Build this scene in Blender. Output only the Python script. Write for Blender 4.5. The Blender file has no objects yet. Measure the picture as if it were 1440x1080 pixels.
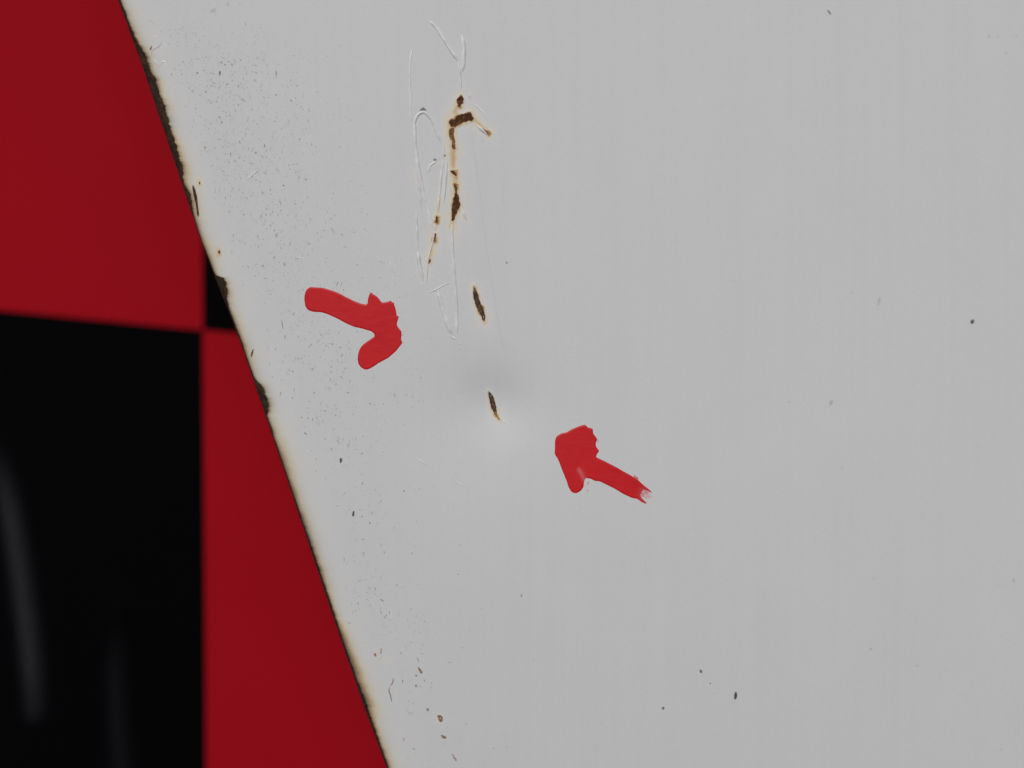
import bpy, math, random
import numpy as np
from mathutils import Vector

random.seed(7); rng = np.random.default_rng(11)
SC = bpy.context.scene
COL = SC.collection

# ------------------------------------------------------------------ camera
S = 0.20 / 1440.0                     # metres per photograph pixel on the panel
DIST = 0.25
cam_d = bpy.data.cameras.new("camera"); cam = bpy.data.objects.new("camera", cam_d)
COL.objects.link(cam); SC.camera = cam
cam.location = (0, 0, DIST); cam.rotation_euler = (0, 0, 0)
cam_d.sensor_width = 36; cam_d.lens = 36 * DIST / 0.20
cam_d.clip_start = 0.01; cam_d.clip_end = 50
cam_d.dof.use_dof = True; cam_d.dof.focus_distance = DIST + .0011; cam_d.dof.aperture_fstop = 2.2

# ------------------------------------------------------------------ sky, sun, exposure
SUN_EL = math.radians(58); SUN_AZ = math.radians(-18)      # azimuth clockwise from +Y
w = bpy.data.worlds.new("World"); SC.world = w; w.use_nodes = True
nt = w.node_tree; bg = nt.nodes["Background"]
sky = nt.nodes.new("ShaderNodeTexSky"); sky.sky_type = 'NISHITA'; sky.sun_disc = False
sky.sun_elevation = SUN_EL; sky.sun_rotation = SUN_AZ
sky.air_density = 1.0; sky.dust_density = 6.0; sky.ozone_density = 0.6
nt.links.new(sky.outputs[0], bg.inputs[0]); bg.inputs[1].default_value = 0.055
sd = bpy.data.lights.new("sun", 'SUN'); sd.energy = 1.5; sd.angle = math.radians(16)
sd.color = (1.0, 0.99, 0.98)
so = bpy.data.objects.new("sun", sd); COL.objects.link(so)
dirv = Vector((math.sin(SUN_AZ)*math.cos(SUN_EL), math.cos(SUN_AZ)*math.cos(SUN_EL), math.sin(SUN_EL)))
so.rotation_euler = dirv.to_track_quat('Z', 'Y').to_euler(); so.location = dirv * 3
SC.view_settings.view_transform = 'Standard'; SC.view_settings.look = 'None'
SC.view_settings.exposure = -0.03; SC.view_settings.gamma = 1.0

# ------------------------------------------------------------------ material helpers
def new_mat(name):
    m = bpy.data.materials.new(name); m.use_nodes = True
    t = m.node_tree; p = t.nodes["Principled BSDF"]
    return m, t, p
def N(t, typ, **kw):
    n = t.nodes.new(typ)
    for k, v in kw.items():
        if k.startswith("i_"): n.inputs[k[2:]].default_value = v
        else: setattr(n, k, v)
    return n
def noise(t, scale, detail=4, rough=.55, vec=None, stretch=None):
    n = N(t, "ShaderNodeTexNoise"); n.inputs["Scale"].default_value = scale
    n.inputs["Detail"].default_value = detail; n.inputs["Roughness"].default_value = rough
    c = N(t, "ShaderNodeTexCoord")
    src = c.outputs["Object"]
    if stretch:
        mp = N(t, "ShaderNodeMapping"); mp.inputs["Scale"].default_value = stretch
        if len(stretch) == 3: t.links.new(src, mp.inputs[0]); src = mp.outputs[0]
    t.links.new(src, n.inputs["Vector"])
    return n
def ramp(t, src, stops):
    r = N(t, "ShaderNodeValToRGB"); cr = r.color_ramp
    while len(cr.elements) < len(stops): cr.elements.new(0.5)
    for e, (p, c) in zip(cr.elements, stops):
        e.position = p; e.color = (*c, 1) if len(c) == 3 else c
    t.links.new(src, r.inputs[0]); return r
def mix(t, fac, a, b, typ='MIX'):
    m = N(t, "ShaderNodeMix", data_type='RGBA', blend_type=typ)
    for sock, v in ((m.inputs[0], fac), (m.inputs[6], a), (m.inputs[7], b)):
        if isinstance(v, (int, float)): sock.default_value = v
        elif isinstance(v, tuple): sock.default_value = (*v, 1)
        else: t.links.new(v, sock)
    return m.outputs[2]
def attr(t, name):
    a = N(t, "ShaderNodeAttribute"); a.attribute_name = name; return a.outputs["Fac"]
def math_(t, op, a, b=0.0, clamp=False):
    m = N(t, "ShaderNodeMath", operation=op); m.use_clamp = clamp
    for s, v in ((m.inputs[0], a), (m.inputs[1], b)):
        if isinstance(v, (int, float)): s.default_value = v
        else: t.links.new(v, s)
    return m.outputs[0]
def bump(t, p, h, strength, dist, prev=None):
    b = N(t, "ShaderNodeBump"); b.inputs["Strength"].default_value = strength
    b.inputs["Distance"].default_value = dist
    t.links.new(h, b.inputs["Height"])
    if prev is not None: t.links.new(prev, b.inputs["Normal"])
    t.links.new(b.outputs[0], p.inputs["Normal"]); return b.outputs[0]

# white paint: object coordinates are metres
def make_paint(name, base, stains=True, rough=0.6):
    m, t, p = new_mat(name)
    n1 = noise(t, 26, 3); n2 = noise(t, 900, 3, .6); n3 = noise(t, 1.0, 3, .55, stretch=(420, 9, 1))
    c = mix(t, n1.outputs[0], (base[0]*.985, base[1]*.965, base[2]*.945), (base[0]*1.01, base[1]*1.02, base[2]*1.035))
    n7 = noise(t, 75, 3, .6); c = mix(t, math_(t, 'MULTIPLY', n7.outputs[0], .22), c, tuple(x*.84 for x in base))
    c = mix(t, math_(t, 'MULTIPLY', n2.outputs[0], .10), c, tuple(x*.72 for x in base))
    r3 = ramp(t, n3.outputs[0], [(.45, (0, 0, 0)), (.75, (1, 1, 1))])
    c = mix(t, math_(t, 'MULTIPLY', r3.outputs[0], .06), c, (.45, .45, .46))
    # fine sensor-like / orange peel mottling of the old enamel
    n5 = noise(t, 3300, 2, .6)
    c = mix(t, math_(t, 'MULTIPLY', n5.outputs[0], .42), c, tuple(x*.70 for x in base))
    n6 = noise(t, 1.0, 2, .5, stretch=(85, 5, 1)); c = mix(t, math_(t, 'MULTIPLY', n6.outputs[0], .09), c, tuple(x*.7 for x in base))
    if stains:
        n4 = noise(t, 260, 5, .65)
        s = attr(t, "stain")
        s2 = math_(t, 'MULTIPLY', s, math_(t, 'ADD', math_(t, 'MULTIPLY', n4.outputs[0], 1.3), .35), True)
        sc = ramp(t, s2, [(0, base), (.30, (.68, .62, .47)), (.62, (.53, .33, .13)), (1, (.20, .095, .03))])
        f = math_(t, 'MULTIPLY', s2, 4.0, True)
        c = mix(t, f, c, sc.outputs[0])
        g = attr(t, "grime_shade")
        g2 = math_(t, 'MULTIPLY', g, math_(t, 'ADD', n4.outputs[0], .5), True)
        c = mix(t, g2, c, (.16, .15, .12))  # dark tone for lip dirt and painted fold shade
    t.links.new(c, p.inputs["Base Color"])
    rn = math_(t, "ADD", math_(t, "MULTIPLY", n1.outputs[0], .30), rough-.15); t.links.new(rn, p.inputs["Roughness"])
    p.inputs["Specular IOR Level"].default_value = .35
    b = bump(t, p, n2.outputs[0], .10, .0002)
    bump(t, p, n3.outputs[0], .10, .0002, b)
    return m
M_PAINT = make_paint("white_enamel", (.680, .699, .697))
def make_scratch():
    m = make_paint("scratched_enamel", (.715, .73, .73), False, .30); t = m.node_tree; p = t.nodes["Principled BSDF"]
    src = p.inputs["Base Color"].links[0].from_socket
    n = noise(t, 520, 4, .65); r = ramp(t, n.outputs[0], [(.38, (0, 0, 0)), (.62, (1, 1, 1))])
    t.links.new(mix(t, r.outputs[0], src, (.75, .76, .757)), p.inputs["Base Color"])
    return m
M_SCR = make_scratch()
M_FLANGE = make_paint("flange_enamel", (.77, .775, .775), False, .40)

def make_rust(name, dark, mid, light, k=1.0):
    m, t, p = new_mat(name)
    n = noise(t, 1500, 6, .7); n2 = noise(t, 420, 4, .6)
    r = ramp(t, n.outputs[0], [(.30, dark), (.52, mid), (.70, light)])
    rim = attr(t, "rim")
    c = mix(t, math_(t, 'MULTIPLY', rim, .7), r.outputs[0], light)
    c = mix(t, math_(t, 'MULTIPLY', n2.outputs[0], .32), c, dark)
    t.links.new(c, p.inputs["Base Color"])
    p.inputs["Roughness"].default_value = .85; p.inputs["Specular IOR Level"].default_value = .25
    bump(t, p, n.outputs[0], .6, .0003)
    return m
M_RUST = make_rust("brown_rust", (.024, .010, .005), (.085, .034, .013), (.26, .11, .035))
M_GASH = make_rust("gash_rust", (.012, .007, .005), (.11, .066, .046), (.26, .16, .10))
M_RUSTLIGHT = make_rust("ochre_rust", (.07, .03, .012), (.22, .11, .04), (.45, .28, .12))
M_EDGE = make_rust("edge_rust", (.010, .006, .004), (.028, .016, .009), (.085, .048, .022))
M_CHIP = make_rust("primer_chip", (.13, .06, .032), (.30, .16, .095), (.44, .29, .20))
M_GREYCHIP = make_rust("grey_chip", (.10, .10, .10), (.22, .22, .22), (.36, .36, .35))

def make_red():
    m, t, p = new_mat("red_marker_paint")
    n = noise(t, 1.0, 4, .6, stretch=(140, 700, 1)); n2 = noise(t, 150, 3)
    c = mix(t, n2.outputs[0], (.50, .006, .013), (.66, .015, .016))
    c = mix(t, math_(t, 'MULTIPLY', n.outputs[0], .22), c, (.40, .006, .018))
    c = mix(t, attr(t, "rim"), c, (.15, .004, .010))
    th = attr(t, "thin")
    c = mix(t, th, c, (.66, .50, .49))
    t.links.new(c, p.inputs["Base Color"])
    p.inputs["Roughness"].default_value = .45; p.inputs["Specular IOR Level"].default_value = .22
    bump(t, p, n.outputs[0], .12, .0003)
    return m
M_RED = make_red()

def make_speck():
    m, t, p = new_mat("dark_dirt")
    tone = attr(t, "tone")
    r = ramp(t, tone, [(0, (.030, .026, .022)), (.5, (.22, .215, .205)), (1, (.60, .605, .60))])
    t.links.new(r.outputs[0], p.inputs["Base Color"]); p.inputs["Roughness"].default_value = .7
    return m
M_SPECK = make_speck()

def make_cloth(name, a, b, spec):
    m, t, p = new_mat(name)
    n = noise(t, 14, 4); n2 = noise(t, 1800, 2)
    c = mix(t, n.outputs[0], a, b)
    c = mix(t, math_(t, 'MULTIPLY', n2.outputs[0], .25), c, tuple(x*.6 for x in a))
    c = mix(t, attr(t, "pale_streak"), c, (.10, .105, .115))
    t.links.new(c, p.inputs["Base Color"]); p.inputs["Roughness"].default_value = .75
    p.inputs["Specular IOR Level"].default_value = spec
    return m
M_CRED = make_cloth("red_cloth", (.305, .0032, .0096), (.365, .0045, .0118), .05)
M_CBLK = make_cloth("black_cloth", (.0012, .0011, .0015), (.0018, .0016, .0022), .02)

def make_ground():
    m, t, p = new_mat("grey_concrete")
    n = noise(t, 40, 6, .65)
    r = ramp(t, n.outputs[0], [(.3, (.20, .195, .185)), (.7, (.32, .31, .295))])
    t.links.new(r.outputs[0], p.inputs["Base Color"]); p.inputs["Roughness"].default_value = .9
    bump(t, p, n.outputs[0], .4, .003)
    return m
M_GROUND = make_ground()

# ------------------------------------------------------------------ geometry helpers
def build(name, V, F, mat, parent=None, smooth=True, attrs=None):
    me = bpy.data.meshes.new(name)
    V = np.asarray(V, dtype=np.float32); F = np.asarray(F, dtype=np.int32)
    k = F.shape[1]
    me.vertices.add(len(V)); me.vertices.foreach_set("co", V.ravel())
    me.loops.add(F.size); me.loops.foreach_set("vertex_index", F.ravel())
    me.polygons.add(len(F))
    me.polygons.foreach_set("loop_start", np.arange(0, F.size, k, dtype=np.int32))
    me.polygons.foreach_set("loop_total", np.full(len(F), k, dtype=np.int32))
    me.polygons.foreach_set("use_smooth", np.full(len(F), smooth))
    me.update(calc_edges=True)
    for an, av in (attrs or {}).items():
        a = me.attributes.new(an, 'FLOAT', 'POINT'); a.data.foreach_set("value", np.asarray(av, dtype=np.float32))
    me.materials.append(mat)
    o = bpy.data.objects.new(name, me); COL.objects.link(o)
    if parent: o.parent = parent
    return o
def tag(o, label=None, cat=None, group=None, kind=None):
    for k, v in (("label", label), ("category", cat), ("group", group), ("kind", kind)):
        if v: o[k] = v
    return o
def grid_faces(nr, nc):
    i = np.arange(nr-1)[:, None]*nc + np.arange(nc-1)[None, :]
    i = i.ravel()
    return np.stack([i, i+1, i+nc+1, i+nc], 1)
def z1(pts, ox, oy, sc): return [(ox + x/sc, oy + y/sc) for x, y in pts]
def chaikin(P, closed=True, n=1, cut=.25):
    P = np.asarray(P, float)
    for _ in range(n):
        Q = np.roll(P, -1, 0) if closed else P[1:]
        A = P if closed else P[:-1]
        R = np.empty((2*len(A), 2)); R[0::2] = (1-cut)*A+cut*Q; R[1::2] = cut*A+(1-cut)*Q
        P = R if closed else np.vstack([P[:1], R, P[-1:]])
    return P
def seg_dist(X, Y, P, closed):
    """distance to a polyline, nearest point and position along it (0..1)"""
    P = np.asarray(P, float); Q = np.roll(P, -1, 0) if closed else P[1:]
    A = P if closed else P[:-1]
    best = np.full(X.shape, 1e18); bx = np.zeros_like(X); by = np.zeros_like(X); bt = np.zeros_like(X)
    L = np.hypot(*(Q-A).T); cum = np.concatenate([[0], np.cumsum(L)]); tot = max(cum[-1], 1e-9)
    for (a, q, l, c0) in zip(A, Q, L, cum):
        d = q-a; dd = max(d@d, 1e-12)
        tt = np.clip(((X-a[0])*d[0]+(Y-a[1])*d[1])/dd, 0, 1)
        px, py = a[0]+tt*d[0], a[1]+tt*d[1]
        r = (X-px)**2+(Y-py)**2; m = r < best
        best = np.where(m, r, best); bx = np.where(m, px, bx); by = np.where(m, py, by)
        bt = np.where(m, (c0+tt*l)/tot, bt)
    return np.sqrt(best), bx, by, bt
def inside(X, Y, P):
    P = np.asarray(P, float); r = np.zeros(X.shape, bool)
    for (x0, y0), (x1, y1) in zip(P, np.roll(P, -1, 0)):
        if y0 == y1: continue
        c = ((y0 > Y) != (y1 > Y)) & (X < (x1-x0)*(Y-y0)/(y1-y0)+x0)
        r ^= c
    return r
def vnoise(X, Y, cell, seed):
    """smooth value noise in pixels, range -1..1"""
    g = np.random.default_rng(seed).uniform(-1, 1, (64, 64))
    x = X/cell; y = Y/cell
    xi = np.floor(x).astype(int); yi = np.floor(y).astype(int)
    fx = x-xi; fy = y-yi; fx = fx*fx*(3-2*fx); fy = fy*fy*(3-2*fy)
    G = lambda a, b: g[a % 64, b % 64]
    return (G(yi, xi)*(1-fx)+G(yi, xi+1)*fx)*(1-fy)+(G(yi+1, xi)*(1-fx)+G(yi+1, xi+1)*fx)*fy
def sstep(a, b, x):
    t = np.clip((x-a)/(b-a), 0, 1); return t*t*(3-2*t)
def to_world(X, Y, Z):
    return np.stack([(X-720)*S, (540-Y)*S, Z*S], -1)

# ------------------------------------------------------------------ shapes traced on the panel (photograph pixels)
Z1 = lambda p: z1(p, 540, 10, 4.5)
Z2 = lambda p: z1(p, 560, 220, 3.857)
Z5 = lambda p: z1(p, 620, 380, 4.5)
ZB = lambda p: z1(p, 440, 840, 4.5)
Z3 = lambda p: z1(p, 400, 380, 6.75)
Z4 = lambda p: z1(p, 760, 570, 6.75)

GASH = [
 (Z5([(209,98),(218,122),(228,140),(238,165),(248,205),(265,240),(274,262),(280,300),(279,325),(268,322),(258,295),(240,265),(225,230),(212,200),(206,160),(205,130)]), 4.0),
 (Z5([(297,766),(318,783),(335,812),(345,850),(354,885),(352,915),(340,910),(322,882),(312,848),(303,810)]), 4.0)]
RUST = [
 (Z1([(490,553),(506,580),(500,605),(482,637),(465,633),(468,605),(455,590),(475,570)]), 1.2, 'd', 'small triangular rust spot at the top of the scratched patch'),
 (Z1([(545,662),(552,672),(562,690),(572,712),(545,722),(500,730),(475,745),(450,758),(432,764),(416,745),(412,718),(430,708),(452,712),(455,690),(480,680),(510,676)]), 1.6, 'd', 'dark brown horizontal rust bar'),
 (Z1([(432,766),(440,762),(450,790),(443,830),(452,866),(448,892),(438,886),(432,850),(418,836),(412,800),(420,772)]), .6, 'l', 'ochre rust strip below the brown bar'),
 (Z1([(415,780),(428,782),(430,805),(420,815),(411,805)]), 1.0, 'd', None),
 (Z1([(428,862),(442,874),(456,885),(446,904),(432,892)]), 1.0, 'd', None),
 (Z1([(415,1035),(455,1035),(460,1076),(440,1062),(425,1050)]), 1.5, 'd', 'dark triangular flake hole below the ochre strip'),
 (Z2([(303,150),(318,155),(321,185),(330,228),(339,265),(325,290),(312,318),(300,350),(288,352),(290,310),(289,265),(300,235),(309,200)]), 1.8, 'd', 'long dark brown spindle shaped rust patch'),
 (Z2([(205,322),(217,330),(213,362),(204,358)]), 1.0, 'd', None),
 (Z2([(193,420),(207,418),(203,450),(195,468),(187,462)]), 1.0, 'd', None),
 (Z2([(162,562),(177,560),(172,580),(165,586)]), .8, 'd', None),
 (Z1([(622,765),(640,778),(660,790),(672,800),(664,806),(645,795),(628,778)]), .5, 'l', None),
 (Z5([(344,912),(354,914),(376,946),(368,951),(355,935)]), .4, 'l', 'ochre tail at the foot of the lower gash'),
]
STAIN = [  # polyline, half width px, strength
 (Z1([(480,570),(450,660),(480,700),(560,690)]), 6, .42),
 (Z1([(430,720),(428,800),(440,900)]), 8, .42),
 (Z1([(440,900),(438,960),(438,1060)]), 6, .46), (Z1([(400,760),(395,860),(405,960)]), 5, .18),
 (Z1([(560,700),(610,750),(665,800)]), 5, .40),
 (Z1([(665,800),(690,830)]), 5, .2),
 (Z2([(305,90),(310,150),(312,250),(292,380)]), 7, .42),
 (Z2([(296,380),(300,470)]), 3, .22),
 (Z2([(340,260),(372,350)]), 3, .28),
 (Z2([(228,230),(210,340),(195,440),(168,570)]), 5, .36),
 (Z2([(168,570),(160,650)]), 4, .16),
 (Z2([(95,100),(130,170)]), 6, .15),
 (Z5([(208,110),(245,230),(278,330)]), 5, .34),
 (Z5([(278,325),(282,350)]), 5, .22),
 (Z5([(305,780),(335,860),(352,915)]), 4, .30),
 (Z5([(352,915),(375,950)]), 3, .34),
 ([(303,348),(303,356)], 5, .4), ([(275,250),(275,258)], 5, .35),
 (ZB([(800,770),(800,810)]), 3, .25), (ZB([(385,375),(400,415),(470,410)]), 4, .20),
]

EY = np.array([-500, -200, 0, 100, 205, 345, 480, 587, 695, 860, 1000, 1080, 1300, 1600], float)
EX = np.array([-3, 97, 165.5, 202, 237, 284, 337, 373.5, 410, 464.5, 512, 541, 619, 725], float)
KZ = 1 + 34/1800.0                    # the edge lies a little lower than the middle of the sheet
EX = 720+(EX-720)*KZ; EY = 540+(EY-540)*KZ
def xsil(y): return np.interp(y, EY, EX)
R = 13.0
BY = np.array([-500,0,20,40,60,72,85,100,115,135,150,175,190,205,225,240,250,262,272,280,290,300,310,330,360,384,388,392,400,410,425,440,470,500,530,537,541,550,560,570,578,584,590,605,612,640,700,760,800,860,900,960,985,1000,1025,1080,1600], float)
BW = np.array([5,5,6,6,8,11,13,12,16,13.5,16,13.5,13,13,11,12,7,6,9,9,6.5,4.5,3.2,3,3.5,3,4,14,15,12.5,6,4,4,3.5,4,7,12,12.5,13,13,9,4,4,5,3.5,4,4,5,5.5,5.5,5,6,8,7,6,5,5], float)
BY = 540+(BY-540)*KZ
def wpaint(y):
    jag = 1.1*vnoise(y, y*0, 5, 3) + .9*vnoise(y, y*0+50, 2.2, 4)
    base = np.interp(y, BY, BW)
    return np.clip(base + jag*np.clip((base-2.5)/6, .12, 1), 1.5, 18)

def H(X, Y, pits=True):
    """height of the outer paint surface, in pixels; positive is up"""
    d = X - xsil(Y)
    z = -(.125/760)*np.clip(380-d, 0, 420)**2                      # the sheet falls away towards the folded edge
    z = z + (.06/1600)*np.clip(X-640, 0, 800)**2 + .06*np.clip(X-1440, 0, None)
    z = z - (.05/1000)*np.clip(Y-620, 0, 460)**2 - .046*np.clip(Y-1080, 0, None)
    z = z + 1.2*vnoise(X, Y, 330, 21) + .25*vnoise(X, Y, 120, 22)
    sth = np.clip(.97-d/R, 0, .97)
    z = z - R*(1-np.sqrt(1-sth**2))                                # the rounded fold
    ca, sa = math.cos(.6), math.sin(.6)
    u = (X-699)*ca + (Y-570)*sa; v = -(X-699)*sa + (Y-570)*ca
    z = z - 7.6*np.exp(-((u/50)**2 + (v/43)**2)) - 5.0*np.exp(-(((X-665)/100)**2 + ((Y-585)/95)**2))                   # dent round the lower gash
    z = z - 1.0*np.exp(-(((X-672)/24)**2 + ((Y-430)/45)**2))
    if pits:
        for P, dep in GASH:
            P = np.asarray(P); x0, y0 = P.min(0)-12; x1, y1 = P.max(0)+12
            m = (X > x0) & (X < x1) & (Y > y0) & (Y < y1)
            if m.any():
                xs, ys = X[m], Y[m]
                dd = seg_dist(xs, ys, P, True)[0]; sd_ = np.where(inside(xs, ys, P), dd, -dd)
                zz = z[m] - dep*sstep(-.6, 2.6, sd_) + .5*np.exp(-((sd_+1.6)/1.3)**2)
                z = z.copy(); z[m] = zz
        for P, dep, _, _ in RUST:
            P = np.asarray(P); x0, y0 = P.min(0)-8; x1, y1 = P.max(0)+8
            m = (X > x0) & (X < x1) & (Y > y0) & (Y < y1)
            if m.any():
                xs, ys = X[m], Y[m]
                dd = seg_dist(xs, ys, P, True)[0]; sd_ = np.where(inside(xs, ys, P), dd, -dd)
                zz = z[m] - dep*.8*sstep(-.4, 2.2, sd_) + .55*np.exp(-((sd_+1.2)/1.1)**2)
                z = z.copy(); z[m] = zz
    return z

def surf(q, Y, n):
    """point at arc distance q from where the fold starts; n is the offset along the normal (px)"""
    xt = xsil(Y) + .97*R
    th = np.clip(-q/R, 0, 2.9)
    X = xt + np.where(q > 0, q, 0) - (R+n)*np.sin(th)
    Z = H(xt + np.where(q > 0, q, 0), Y) - R + (R+n)*np.cos(th)
    Z = np.where(q > 0, H(xt+np.clip(q, 0, None), Y)+n, Z)
    return to_world(X, Y, Z)
def w_to_q(wv):
    return np.where(wv < .97*R, -R*np.arcsin(np.clip(.97-wv/R, -1, 1)), wv-.97*R)

# ------------------------------------------------------------------ ground and checkered cloth
CZ = -0.032
gv = [(-3, -3, CZ-.006), (3, -3, CZ-.006), (3, 3, CZ-.006), (-3, 3, CZ-.006)]
g = build("ground", gv, [(0, 1, 2, 3)], M_GROUND, smooth=False); tag(g, kind="structure")

cloth = bpy.data.objects.new("checkered_cloth", None); COL.objects.link(cloth)
K = (DIST - CZ)/DIST
O2 = np.array([(286-720)*S*K, (540-464.5)*S*K])
cloth.location = (float(O2[0]), float(O2[1]), CZ)
cloth["label"] = "out of focus red and black checkered cloth lying below the white panel"; cloth["category"] = "cloth"
SQ = .121
U = np.array([math.cos(math.radians(5.6)), -math.sin(math.radians(5.6))])*SQ; Vv = np.array([-.004, 1.0])*SQ
STREAKS = [([(-14,600),(2,665),(16,730),(27,800),(37,880),(44,950),(47,1002)], 12, .23), ([(166,860),(161,950),(165,1030),(172,1110),(178,1180)], 12, .055)]  # pale streaks in the black cloth, each along a low ridge
def cloth_h(x, y, px, py):
    z = .0006*np.sin(x*23+y*11) + .0005*np.sin(y*31-x*17+1.2)
    for P, wd, s in STREAKS:
        d = seg_dist(px, py, P, False)[0]; z = z + .0012*np.exp(-(d/12)**2)
    return z
for i in range(-4, 5):
    for j in range(-4, 4):
        n = 72 if (i == -1 and j == -1) else (40 if (i in (-1, 0) and j in (-1, 0)) else 12)
        a, b = np.meshgrid(np.linspace(0, 1, n+1), np.linspace(0, 1, n+1))
        xy = (i+a)[..., None]*U + (j+b)[..., None]*Vv
        x, y = xy[..., 0], xy[..., 1]
        px = (x+O2[0])/(S*K)+720; py = 540-(y+O2[1])/(S*K)
        sc = np.zeros_like(x)
        if i == -1 and j == -1:
            for P, wd, s in STREAKS:
                d, _, _, tt = seg_dist(px, py, P, False)
                sc = np.maximum(sc, s*np.exp(-(d/wd)**2)*sstep(0, .35, tt)*(1-.5*sstep(.8, 1, tt)))
        V = np.stack([x, y, cloth_h(x, y, px, py)], -1).reshape(-1, 3)
        red = (i+j) % 2 != 0
        build("red_square" if red else "black_square", V, grid_faces(n+1, n+1), M_CRED if red else M_CBLK, cloth, attrs={"pale_streak": sc.ravel()})

# ------------------------------------------------------------------ the white painted panel
panel = bpy.data.objects.new("white_panel", None); COL.objects.link(panel)
panel.location = (0, 0, 0)
panel["label"] = "chipped white painted metal panel with rusty left edge and two red arrows"
panel["category"] = "metal panel"

rows = np.concatenate([np.arange(-500, -20, 20), np.arange(-20, 1100, 1.0), np.arange(1100, 1581, 20)])
off = np.concatenate([[0, .5, 1.3, 2.3, 3.5, 5, 7, 9, 11.5, 14, 17, 20, 24, 28, 33],
                      np.arange(38, 255, 3), np.arange(255, 500, 1.0), np.arange(500, 900, 5), np.arange(900, 1900, 14)])
Yg = np.repeat(rows[:, None], len(off), 1)
q0 = w_to_q(wpaint(rows))[:, None]
offg = off[None, :]
qg = offg + q0*np.exp(-offg/45.0)
qg = np.maximum.accumulate(qg, 1)
ng = np.zeros_like(qg); ng[:, 0] = -1.2; ng[:, 1] = -.25
Vp = surf(qg, Yg, ng)
Xp = Vp[..., 0]/S+720
# stains: rust bleeding out along the edge and round every gash
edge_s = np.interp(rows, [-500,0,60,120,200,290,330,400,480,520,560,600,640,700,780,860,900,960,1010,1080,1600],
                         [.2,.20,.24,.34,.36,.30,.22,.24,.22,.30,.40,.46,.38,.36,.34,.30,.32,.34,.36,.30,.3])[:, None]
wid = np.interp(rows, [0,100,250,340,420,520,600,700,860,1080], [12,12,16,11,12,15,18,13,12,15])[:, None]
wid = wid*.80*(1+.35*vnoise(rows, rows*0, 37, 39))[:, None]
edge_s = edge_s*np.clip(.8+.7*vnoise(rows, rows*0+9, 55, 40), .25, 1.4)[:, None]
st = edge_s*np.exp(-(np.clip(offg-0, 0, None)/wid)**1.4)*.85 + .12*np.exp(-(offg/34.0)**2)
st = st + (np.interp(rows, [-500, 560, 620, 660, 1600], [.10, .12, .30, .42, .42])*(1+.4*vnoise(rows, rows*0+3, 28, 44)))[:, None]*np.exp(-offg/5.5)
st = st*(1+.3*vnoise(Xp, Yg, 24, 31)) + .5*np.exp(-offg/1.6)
for P, hw, s in STAIN:
    P = np.asarray(P); x0, y0 = P.min(0)-hw*4; x1, y1 = P.max(0)+hw*4
    m = (Xp > x0) & (Xp < x1) & (Yg > y0) & (Yg < y1)
    if m.any():
        d = seg_dist(Xp[m], Yg[m], P, False)[0]
        d = np.clip(d*(1+.45*vnoise(Xp[m], Yg[m], 6, 37)), 0, None)
        st[m] = np.maximum(st[m], 1.1*s*np.exp(-(d/(hw*1.25))**1.3))
for P, amp, rr in [(P, .40, 2.0) for P, _ in GASH] + [(P, .50, 2.2) for P, _, _, _ in RUST]:
    P = np.asarray(P); x0, y0 = P.min(0)-14; x1, y1 = P.max(0)+14
    m = (Xp > x0) & (Xp < x1) & (Yg > y0) & (Yg < y1)
    d = seg_dist(Xp[m], Yg[m], P, True)[0]
    d = np.clip(d + 1.6*vnoise(Xp[m], Yg[m], 4, 36), 0, None)
    st[m] = np.maximum(st[m], (amp*np.exp(-d/rr) + .24*np.exp(-d/7))*np.clip(.62+.9*vnoise(Xp[m], Yg[m], 8, 38), .08, 1.3))
st = np.clip(st, 0, 1)
# grime: lip dirt plus shade painted in to darken the rounded fold
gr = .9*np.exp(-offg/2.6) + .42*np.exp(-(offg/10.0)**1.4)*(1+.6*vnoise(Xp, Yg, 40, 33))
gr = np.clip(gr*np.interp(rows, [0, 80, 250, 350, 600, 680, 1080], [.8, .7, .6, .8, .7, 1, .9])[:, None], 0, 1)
build("paint_coat", Vp.reshape(-1, 3), grid_faces(*qg.shape)[:, ::-1], M_PAINT, panel, attrs={"stain": st.ravel(), "grime_shade": gr.ravel()})

# bare rusty steel under the paint, folded over at the edge
qs = np.concatenate([np.linspace(-2.9*R, -R*1.6, 8), np.arange(-R*1.6+1, 4, 1.0), [8, 16, 30]])
rs = np.concatenate([np.arange(-500, -20, 20), np.arange(-20, 1100, 2.0), np.arange(1100, 1581, 20)])
Ys, Qs = np.meshgrid(rs, qs, indexing='ij')
nn = -1.15 + .35*vnoise(Qs*1.0, Ys, 3.1, 41) + .25*vnoise(Qs, Ys, 7, 42)
nn = np.where(Qs > 2, -1.8, nn)
build("folded_edge", surf(Qs, Ys, nn).reshape(-1, 3), grid_faces(*Qs.shape)[:, ::-1], M_EDGE, panel,
      attrs={"rim": np.clip(.25+.5*vnoise(Qs, Ys, 9, 43), 0, 1).ravel()})["label"] = "dark rusty folded left edge"
# the far side of the panel turns down to the cloth
xr = 720 + Vp[:, -1, 0].max()/S
fx = np.array([xr-30, xr, xr+10, xr+14, xr+14, xr+60]); zr = float(H(np.array([xr]), np.array([540.]))[0])
fz = np.array([zr-14, zr-14, zr-20, zr-34, CZ/S+6, CZ/S+4])
FX, FY = np.meshgrid(fx, np.linspace(-500, 1560, 12)); FZ = np.repeat(fz[None], 12, 0)
build("turned_flange", to_world(FX, FY, FZ).reshape(-1, 3), grid_faces(*FX.shape), M_FLANGE, panel)

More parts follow.
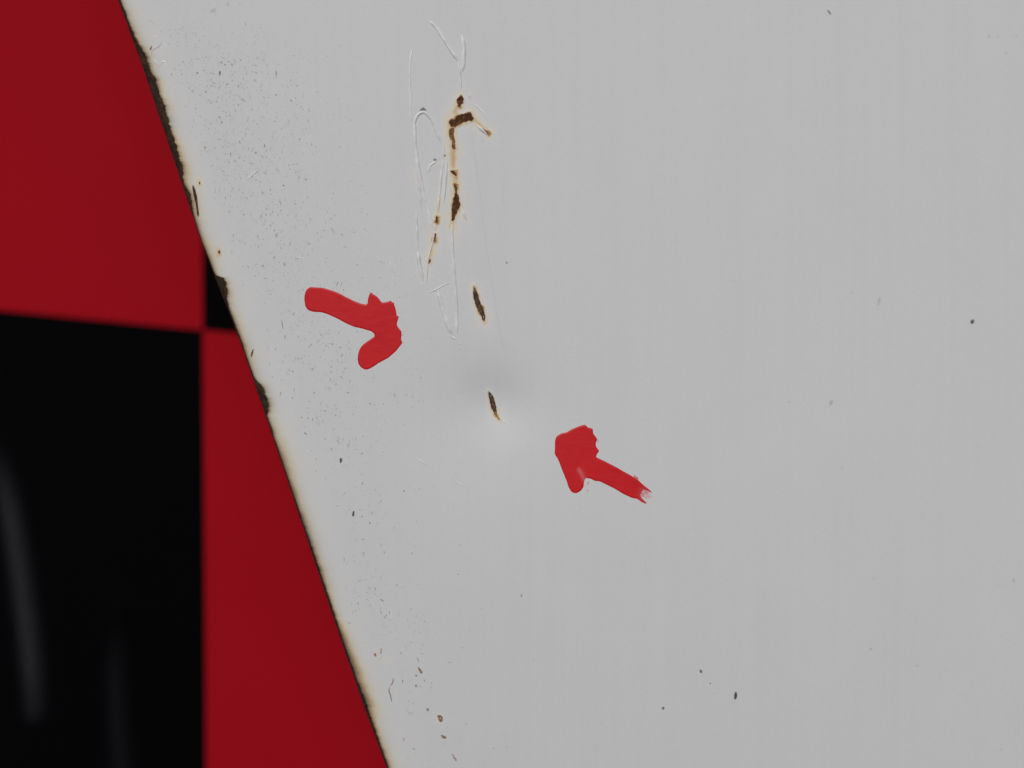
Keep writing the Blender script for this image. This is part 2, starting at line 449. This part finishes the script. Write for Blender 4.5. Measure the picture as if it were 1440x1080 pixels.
# ------------------------------------------------------------------ patches that lie on or in the paint
def blob(name, P, step, prof, mat, extra=None, lift=.22, smooth_n=1, label=None):
    P = chaikin(P, True, smooth_n) if smooth_n else np.asarray(P, float)
    x0, y0 = P.min(0)-step; x1, y1 = P.max(0)+step
    X, Y = np.meshgrid(np.arange(x0, x1+step, step), np.arange(y0, y1+step, step))
    ins = inside(X, Y, P); d, bx, by, _ = seg_dist(X, Y, P, True)
    cell = ins[:-1, :-1] | ins[1:, :-1] | ins[:-1, 1:] | ins[1:, 1:]
    snap = (~ins)
    X = np.where(snap, bx, X); Y = np.where(snap, by, Y); d = np.where(snap, 0, d)
    f = grid_faces(*X.shape)[cell.ravel()]
    used = np.unique(f); mp = -np.ones(X.size, int); mp[used] = np.arange(len(used))
    X, Y, d = X.ravel()[used], Y.ravel()[used], d.ravel()[used]
    Zz = H(X, Y) + lift + prof(X, Y, d)
    at = {"rim": np.exp(-(d/1.2)**2)}
    if extra: at.update(extra(X, Y, d))
    o = build(name, to_world(X, Y, Zz), mp[f][:, ::-1], mat, panel, attrs=at)
    if label: o["label"] = label
    return o

ARROW_A = Z3([(235,148),(205,165),(185,190),(173,230),(170,280),(180,340),(205,375),(260,397),(340,400),(400,420),(480,455),(560,498),(650,540),(740,560),(810,580),(840,600),(848,622),(810,650),(750,690),(712,730),(690,780),(682,840),(690,890),(715,925),(750,945),(785,948),(830,925),(900,880),(980,840),(1050,780),(1100,720),(1125,688),(1108,655),(1115,610),(1112,575),(1085,545),(1068,515),(1078,470),(1092,433),(1068,427),(1065,390),(1055,355),(1040,315),(1052,286),(1035,300),(1020,298),(1008,276),(995,290),(960,295),(925,300),(900,270),(880,245),(852,226),(835,218),(820,195),(800,222),(785,260),(780,320),(720,310),(650,280),(560,235),(480,195),(400,168),(340,155),(280,153)])
ARROW_B = Z4([(410,178),(435,185),(450,205),(500,218),(505,265),(522,285),(545,322),(530,350),(528,385),(562,430),(540,465),(530,488),(600,520),(690,565),(780,615),(860,660),(930,705),(985,755),(1030,790),(1078,837),(1040,828),(1005,812),(975,800),(990,822),(962,818),(975,845),(948,842),(958,868),(990,900),(1028,942),(970,930),(910,890),(870,885),(800,855),(720,805),(640,765),(560,725),(515,722),(470,700),(430,695),(420,720),(415,775),(390,810),(350,838),(320,840),(290,825),(265,785),(240,710),(200,610),(165,520),(130,465),(132,400),(135,330),(150,290),(200,260),(250,250),(300,220),(360,195)])
def arrow_prof(X, Y, d):
    return -.40 + .95*(1-np.exp(-d/1.3)) + .12*np.exp(-((d-3.0)/1.6)**2) + .08*vnoise(X, Y, 9, 51) + .03*vnoise(X+Y*.4, Y*3-X, 8, 53)
def thin_a(X, Y, d):
    return {"thin": np.zeros_like(X), "rim": .28*np.exp(-(d/1.2)**2)}
def thin_b(X, Y, d):
    x0, y0 = Z4([(880, 730)])[0]; x1, y1 = Z4([(1040, 880)])[0]
    t = ((X-x0)*(x1-x0)+(Y-y0)*(y1-y0))/((x1-x0)**2+(y1-y0)**2)
    s = (X-x0)*(y1-y0)-(Y-y0)*(x1-x0); s = s/math.hypot(x1-x0, y1-y0)
    str_ = .5+.5*vnoise(s*3, t*4, 4, 52)
    th = sstep(.25, 1.1, t)*str_*.8*np.exp(-((s)/7)**2)
    xa, ya = Z4([(365, 610)])[0]; xb, yb = Z4([(425, 720)])[0]
    dd = seg_dist(X, Y, [(xa, ya), (xb, yb)], False)[0]
    th = np.maximum(th, .20*np.exp(-(dd/3)**2))
    return {"thin": th, "rim": .28*np.exp(-(d/1.2)**2)}
blob("red_arrow", chaikin(ARROW_A, True, 1, .16), .7, arrow_prof, M_RED, thin_a, 0, 0, "red painted arrow pointing down right, left of the rust cracks")
blob("red_arrow", chaikin(ARROW_B, True, 1, .16), .7, arrow_prof, M_RED, thin_b, 0, 0, "red painted arrow pointing up left with a frayed tail, right of the gashes")
def flat_thin(v):
    return lambda X, Y, d: {"thin": np.full_like(X, v), "rim": np.zeros_like(X)}
flat = lambda X, Y, d: .12*(1-np.exp(-d))
TAIL = []
for k in range(15):
    f = (k+.5)/15; bx, by = 990-42*f+rng.uniform(-6, 6), 800+58*f
    L = rng.uniform(30, 95)*(1-.35*abs(f-.3)); hw = rng.uniform(1.6, 3.6); dx, dy = .86, .50
    TAIL.append((Z4([(bx-8*dx, by-8*dy), (bx-hw*dy, by+hw*dx), (bx+L*dx*.6-hw*dy, by+L*dy*.6+hw*dx), (bx+L*dx, by+L*dy), (bx+L*dx*.6+hw*dy, by+L*dy*.6-hw*dx), (bx+hw*dy, by-hw*dx)]), rng.uniform(.15, .65)))
for P, v in TAIL + [(Z4(p), q) for p, q in (([(970,822),(1020,840),(1060,862),(1040,880),(1000,880),(972,862)], .93),)]:
    blob("red_arrow_smear", P, .55, flat, M_RED, flat_thin(v), .12 if v != .93 else .05, 0)
for P, v in ((Z4([(880,655),(930,688),(925,712),(890,690)]), .35), (Z4([(445,720),(462,722),(456,752),(442,758)]), .7), (Z4([(440,790),(456,800),(452,830),(440,815)]), .88),
             (Z4([(540,330),(555,322),(552,350),(540,352)]), .8)):
    blob("red_arrow_smear", P, .7, flat, M_RED, flat_thin(v), .12, 1)

def jag(P, amp, seed, step=1.1):
    P = chaikin(P, True, 1); Q = np.roll(P, -1, 0); out = []
    for a, b in zip(P, Q):
        n = max(1, int(np.hypot(*(b-a))/step))
        for k in range(n): out.append(a+(b-a)*k/n)
    out = np.array(out)
    nx = vnoise(out[:, 0], out[:, 1], 2.0, seed); ny = vnoise(out[:, 0], out[:, 1], 2.3, seed+1)
    return out + amp*np.stack([nx, ny], 1)
def gash_prof(X, Y, d): return .12*vnoise(X, Y, 2.5, 61)*np.clip(d, 0, 1) + .35*vnoise(X*.8, Y*.3, 3, 62)*sstep(1, 3, d)
for (P, dep), lb in zip(GASH, ("long rusty gash above the dent", "short rusty gash inside the dent")):
    blob("rusty_gash", jag(P, .9, 81), .5, gash_prof, M_GASH, None, .28, 0, lb)
def rust_prof(X, Y, d): return .25*vnoise(X, Y, 2.2, 63)*np.clip(d, 0, 1)
for P, dep, k, lb in RUST:
    blob("rust_patch", jag(P, 1.25 if len(P) > 5 else .7, 83), .5, rust_prof, M_RUST if k == 'd' else M_RUSTLIGHT, None, .28, 0, lb)

def ell(cx, cy, a, b, ang=0, n=9, j=.18):
    t = np.linspace(0, 2*math.pi, n, endpoint=False); r = 1+rng.uniform(-j, j, n)
    x = a*r*np.cos(t); y = b*r*np.sin(t); c, s_ = math.cos(ang), math.sin(ang)
    return np.stack([cx+x*c-y*s_, cy+x*s_+y*c], 1)
CHIPS = [
 (ZB([(780,770),(805,765),(820,785),(815,812),(800,815),(785,795)]), M_CHIP), (ZB([(710,725),(726,722),(727,745),(714,750)]), M_CHIP),
 (ZB([(800,900),(825,898),(845,915),(830,925),(808,915)]), M_CHIP), (ZB([(655,460),(668,462),(690,498),(678,500),(664,484)]), M_CHIP),
 (ZB([(868,1018),(880,1022),(908,1062),(898,1068),(884,1045)]), M_CHIP), (ZB([(640,508),(650,508),(653,522),(644,522)]), M_CHIP),
 (ZB([(640,572),(650,574),(648,590),(640,588)]), M_CHIP), (ZB([(696,535),(703,538),(703,552),(697,550)]), M_CHIP),
 (ZB([(562,920),(568,920),(569,948),(563,948)]), M_CHIP), (ZB([(380,372),(390,374),(392,392),(382,404),(377,390)]), M_CHIP),
 (ZB([(416,345),(424,346),(424,382),(417,380)]), M_CHIP), (ZB([(556,540),(562,545),(563,566),(557,562)]), M_CHIP),
 (Z1([(220,668),(232,645),(248,634),(264,645),(274,664),(258,668),(244,664)]), M_GREYCHIP),
 (Z1([(310,965),(322,956),(334,966),(324,976)]), M_GREYCHIP), (Z1([(372,938),(385,933),(395,942),(384,950)]), M_GREYCHIP),
 (ell(303.3, 352, 1.8, 2.8), M_RUST), (ell(275.4, 254.5, 1.2, 2.2), M_RUST), (ell(206.5, 62, 1.4, 3.5, .4), M_CHIP),
 (Z2([(78,740),(82,738),(84,744)]), M_CHIP),
]
for P, m in CHIPS:
    big = np.ptp(np.asarray(P), axis=0).max() > 6
    blob("paint_chip", jag(P, .9 if big else .5, 87), .45, lambda X, Y, d: -.1+.3*vnoise(X, Y, 2, 88)*np.clip(d, 0, 1), m, None, .3, 0)
BIG = [(298,12,6.5,4.2,-.4),(318.5,4,3,4,.1),(250,37,3.5,2.2,.3),(205,24,3,2,.2),(1130,155,3,1.4,.3),(1090,330,2,3,0),(1030,395,2.6,2,.4),(1195,412,3.6,2.4,-.3),(1232,425,3.2,8,.2),(900,720,1.6,1.6,0),(1003,975,1.4,2.4,0),(1236,785,1.6,4,.4),(1226,812,2,3,0),(780,334,1.8,2.6,0),(847,328,1.4,1.6,0),(1360,453.5,2.8,3.4,.2),(1034.5,978,2.6,5.8,.1),(1163.5,20,1.6,4.6,-.7),(477.5,648,1.9,4.0,.1),(495,724,1.9,4.0,.1),(306.5,100,1.3,3.8,.05),
       (712.5,369.5,1.9,2.2,0),(518.5,737,1.4,1.9,0),(1222,911,2.8,2.8,0),(733.5,838,1.6,2.6,.2),(985.5,944,2.4,3.0,-.3),(999,961,1.6,1.8,0),(933,997,2.4,2.4,0),
       (1108,565,2.6,1.8,-.5),(1420,57,2.2,2.6,0),(1406,80,2.6,2.6,0),(1383,57,2.4,3.2,0),(1395,58,1.8,2.6,0),(1166,566,3.4,5.4,.1),(1417,813,2.8,3.6,.2),
       (1403,1051,1.6,3.6,.6),(1287,934,3.4,1.8,0),(1044,453,1.0,2.0,0),(1181,657,2.8,2.0,.3),(508.5,680.5,1.2,1.9,.2),(567.5,691,1.3,2.0,-.2),(274,99,1.7,1.8,0),
       (286,126,1.5,2.2,.1),(308.5,169,1.3,2.6,.5),(305,162,1.5,1.8,0),(324,88.5,1.3,2.3,-.1),(266.5,124,1.8,1.1,.5),(387,132,1.5,1.6,0),(356.5,111,1.2,1.9,0),
       (357.5,212.5,1.6,1.8,0),(397,259.5,1.9,1.6,0),(419,248.5,.9,3.2,.05),(429.5,251.5,1.4,1.4,0),(437.5,202,.9,2.4,-.1),(467,322.5,.9,3.6,-.5),(387,331,1.2,1.8,.3),
       (366.5,372.5,1.5,2.0,-.4),(339.5,299.5,1.0,2.8,.3),(365,302,.8,3.4,-.05),(378,300,1.0,2.0,-.3),(463,533.5,.9,2.2,-.5),(435,484,1.1,1.9,-.5),(466,483.5,1.6,1.6,0),(477,488.5,1.4,1.5,0),
       (471,540,1.0,2.0,0),(398,473,1.0,3.0,.2),(394,455,.8,8,-.15),(411,548,.8,3,0),(443.5,588,.8,3.4,0),(417,504,1.0,2,.3),(421.5,504,1.0,1.5,0),(437,519,1.1,2.4,.4)]
for bi, (cx, cy, a, b, an) in enumerate(BIG):
    soft = bi < 15
    dark = (not soft and a*b > 4.5 and cx < 1100) or (cx, cy) in ((1360,453.5),(1163.5,20))
    blob("dark_fleck", ell(cx, cy, a, b, an), .7, lambda X, Y, d: 0*d, M_SPECK,
         (lambda tone: lambda X, Y, d: {"tone": np.clip(tone+.9*np.exp(-d/.7)*(.5 if tone > .3 else .5), 0, 1)})(.86 if soft else .05 if (cx, cy) in ((1360,453.5),(1034.5,978),(477.5,648),(495,724),(306.5,100)) else (.30 if dark else (.80 if cx > 1040 else .93 if cy < 40 else .48))), .14, 1)

# ------------------------------------------------------------------ scratches: a groove between two raised burrs
def resample(P, step):
    P = np.asarray(P, float); L = np.hypot(*np.diff(P, axis=0).T); c = np.concatenate([[0], np.cumsum(L)])
    t = np.linspace(0, c[-1], max(4, int(c[-1]/step)))
    return np.stack([np.interp(t, c, P[:, 0]), np.interp(t, c, P[:, 1])], 1)
PROF_O = np.array([-1, -.62, -.2, .25, .62, 1.0])
PROF_H = np.array([-.12, .40, .62, .60, .25, -.12])
def scratch(P, hw, amp, mat=None, name="scratch", label=None, taper=6):
    P = resample(chaikin(P, False, 2), 1.6); n = len(P)
    T = np.gradient(P, axis=0); T /= np.maximum(np.hypot(*T.T), 1e-6)[:, None]
    Nn = np.stack([-T[:, 1], T[:, 0]], 1)
    if T[:, 1].mean() > 0: Nn = -Nn           # offset + is to the right
    k = np.arange(n); wv = hw*np.minimum(1, np.minimum(k+.6, n-k-.4)/taper)*(1+.28*vnoise(P[:, 0], P[:, 1], 13, 71))
    hv = amp*np.minimum(1, np.minimum(k+.3, n-k-.7)/taper)*(1+.45*vnoise(P[:, 0], P[:, 1], 18, 72))
    X = P[:, 0:1]+Nn[:, 0:1]*PROF_O*wv[:, None]; Y = P[:, 1:2]+Nn[:, 1:2]*PROF_O*wv[:, None]
    Zz = H(X, Y, False)+.15+PROF_H*hv[:, None]
    Zz = np.maximum(Zz, H(X, Y)-.1)
    o = build(name, to_world(X, Y, Zz).reshape(-1, 3), grid_faces(*X.shape), mat or M_SCR, panel,
              attrs={"tone": np.full(X.size, .97), "rim": np.zeros(X.size)})
    if label: o["label"] = label
    return o
SCR = [
 (Z1([(275,85),(320,115),(355,165),(400,235),(440,300),(470,345)]), 2.0, .9), (Z1([(470,340),(478,400),(485,450),(487,520)]), 1.3, .6),
 (Z1([(490,172),(500,215),(505,260),(505,330),(498,400),(488,418)]), 2.4, 1.0), (Z1([(186,255),(172,295),(163,370),(162,480),(166,570),(170,680),(180,745)]), 1.1, .4),
 (Z1([(190,760),(200,700),(224,672),(248,662),(270,672),(300,712),(325,770),(345,820),(358,860)]), 1.7, .8), (Z1([(190,720),(195,830),(205,920),(214,1000),(222,1078)]), 2.2, 1.0),
 (Z1([(524,525),(540,555),(546,602)]), 2.2, .9), (Z1([(560,600),(610,650),(645,690),(662,740)]), 1.0, .35), (Z1([(575,735),(612,770),(640,795),(660,820)]), 1.6, .9),
 (Z1([(365,850),(382,900),(372,960)]), 1.2, .5), (Z1([(350,962),(315,985),(290,1005),(270,1045)]), 1.5, .7), (Z1([(272,990),(295,1010),(285,1040),(265,1045)]), 1.6, .8),
 (Z2([(92,-10),(105,60),(110,120),(116,200),(126,285)]), 1.7, .8), (Z2([(100,15),(120,110),(131,180),(155,270),(176,340),(189,398)]), 1.9, .9),
 (Z2([(97,292),(103,400),(106,510)]), 1.3, .6), (Z2([(106,510),(113,570),(122,620),(136,678)]), 2.6, 1.2), (Z2([(122,684),(134,690),(146,700)]), 2.2, 1.2),
 (Z2([(243,15),(232,120),(222,230),(214,310)]), 1.5, .7), (Z2([(266,15),(258,140),(248,250)]), 1.3, .6), (Z2([(202,350),(188,470),(160,560),(156,650),(142,700)]), 1.1, .5),
 (Z2([(292,350),(293,450),(298,560),(305,650),(312,730),(318,820),(320,960)]), 1.7, .8), (Z2([(212,722),(230,790),(255,870),(275,930),(300,972)]), 2.4, 1.1),
 (Z2([(282,965),(300,988),(318,985)]), 2.2, 1.1), (Z2([(160,740),(200,725),(240,700),(290,680)]), .9, .35), (Z2([(338,268),(355,310),(373,352)]), 1.9, 1.0),
 (Z2([(320,1010),(335,1017),(350,1018)]), 1.3, .4), (Z5([(270,732),(285,752),(300,772)]), 1.3, .7), (Z5([(378,950),(405,965),(432,985)]), 1.0, .5),
 ([(582,644),(592,650),(603,655)], .6, .4), ([(632,671),(645,680),(660,687)], .6, .3), ([(548,362),(551,385),(556,400)], .8, .3),
 ([(341,255),(352,244),(366,232)], .9, .3), ([(412,362),(420,361),(428,365)], .8, .3),
]
for P, hw, a in SCR: scratch(P, hw*1.32, a*3.1)
# hairlines dark with dirt
HAIR = [
 (Z1([(555,790),(566,870),(575,950),(590,1075)]), .42), (Z2([(415,0),(440,160),(460,340),(480,500),(505,640),(525,800),(555,960),(575,1060)]), .42),
 ([(711,20),(711,28),(710,33)], .6),
 ([(746.5,142),(745.5,150)], .8), ([(733,24),(733,31)], .8), ([(540,69),(541,76)], .7), ([(544.5,110),(544.5,118)], .7), ([(707,255),(708,262),(707,290)], .5),
 (ZB([(498,530),(499,560),(488,575),(478,590)]), .7), (ZB([(478,590),(468,615),(480,640),(488,690)]), .7),
 (ZB([(395,412),(410,420),(422,410),(424,380)]), .7),
]
for P, hw in HAIR:
    scratch(P, hw*1.1, .12, M_SPECK if P[0][1] < 940 else M_CHIP, "hairline_crack", None, 3)
scratch([(352,490),(349.8,496),(348.5,503)], 1.0, .3, M_RUST, "hairline_crack", None, 3)
scratch([(265.5,257),(268,266),(271.5,285),(273,303)], 2.0, .5, M_RUST, "edge_crack", "dark crack in the paint beside the rusty edge", 3)
WR = z1([(275,215),(285,195),(310,188),(315,205)], 140, 0, 4.154), z1([(275,300),(285,265),(320,255),(350,215)], 140, 0, 4.154), z1([(340,235),(360,245),(380,255)], 140, 0, 4.154), z1([(325,370),(345,335),(365,345),(355,372)], 140, 0, 4.154), z1([(290,320),(310,345),(325,365)], 140, 0, 4.154)
for P in WR: scratch(P, 1.3, .7, M_SPECK if P is WR[1] else None, "paint_wrinkle")

# ------------------------------------------------------------------ grit and pinholes: hundreds of tiny marks
sv, sf, stn = [], [], []
def speck(cx, cy, a, b, ang, tone):
    n = 6; t = np.arange(n)*2*math.pi/n; r = 1+rng.uniform(-.3, .3, n)
    x = a*r*np.cos(t); y = b*r*np.sin(t); c, s_ = math.cos(ang), math.sin(ang)
    X = np.concatenate([[cx], cx+x*c-y*s_]); Y = np.concatenate([[cy], cy+x*s_+y*c])
    i0 = len(stn); sv.append((X, Y))
    for k in range(n): sf.append((i0, i0+1+(k+1) % n, i0+1+k))
    stn.extend([tone]+[min(1, tone+.22)]*n)
def put(cx, cy, big=1.0, tl=.25):
    L = rng.gamma(2.0, .58)*big+.4; Wd = rng.uniform(.45, .85)*big
    ang = rng.normal(-.15, .55) if rng.random() < .75 else rng.uniform(0, 3.14)
    speck(cx, cy, Wd, L, ang, float(np.clip(rng.beta(2.6, 1.5)+tl-.04, .06, .97)))
cnt = 0
while cnt < 140:                                   # clusters in the band along the edge
    yy = rng.uniform(60, 930); wv = rng.gamma(4.2, 26) + 18
    if wv > 285 or (yy > 620 and wv > 150): continue
    cx = xsil(np.array([yy]))[0]+wv; cnt += 1
    for _ in range(rng.integers(2, 11)): put(cx+rng.normal(0, 11), yy+rng.normal(0, 13))
for _ in range(420):
    yy = rng.uniform(0, 1080); wv = rng.gamma(3.0, 38)+12
    if wv < 330: put(xsil(np.array([yy]))[0]+wv, yy, .85, .35)
for _ in range(230):
    put(rng.uniform(560, 1440), rng.uniform(0, 1080), .9, .62)
for _ in range(1300):                               # the finest dust, thickest at the upper left
    yy = rng.uniform(40, 760)*rng.uniform(.55, 1); wv = 30+rng.gamma(3.2, 34)
    if wv < 300: speck(xsil(np.array([yy]))[0]+wv, yy, rng.uniform(.4, .7), rng.uniform(.5, 1.3), rng.normal(-.1, .5), rng.uniform(.45, .95))
for (cx, cy, n, sx, sy) in ((310,100,40,22,16),(288,118,26,10,12),(340,150,40,40,40),(335,235,46,22,26),(390,190,30,30,30),(350,320,40,26,30),(400,290,30,18,9),(360,385,22,18,16),(425,505,30,30,18),(440,590,26,12,10),(505,800,40,18,24),(515,835,24,14,18),(450,620,22,20,14),(536,880,20,6,14),(490,725,14,16,12),(575,970,12,14,40),(480,500,14,10,10)):
    for _ in range(n): put(cx+rng.normal(0, sx), cy+rng.normal(0, sy), .9, .22)
SX = np.concatenate([a for a, b in sv]); SY = np.concatenate([b for a, b in sv])
keep = SX > xsil(SY)+R+2
SZ = H(SX, SY)+.13
sf = np.array(sf); sf = sf[keep[sf].all(1)]
o = build("dirt_specks", to_world(SX, SY, SZ), sf, M_SPECK, panel, attrs={"tone": stn})
o["kind"] = "stuff"; o["label"] = "tiny dark grit specks scattered along the left side"
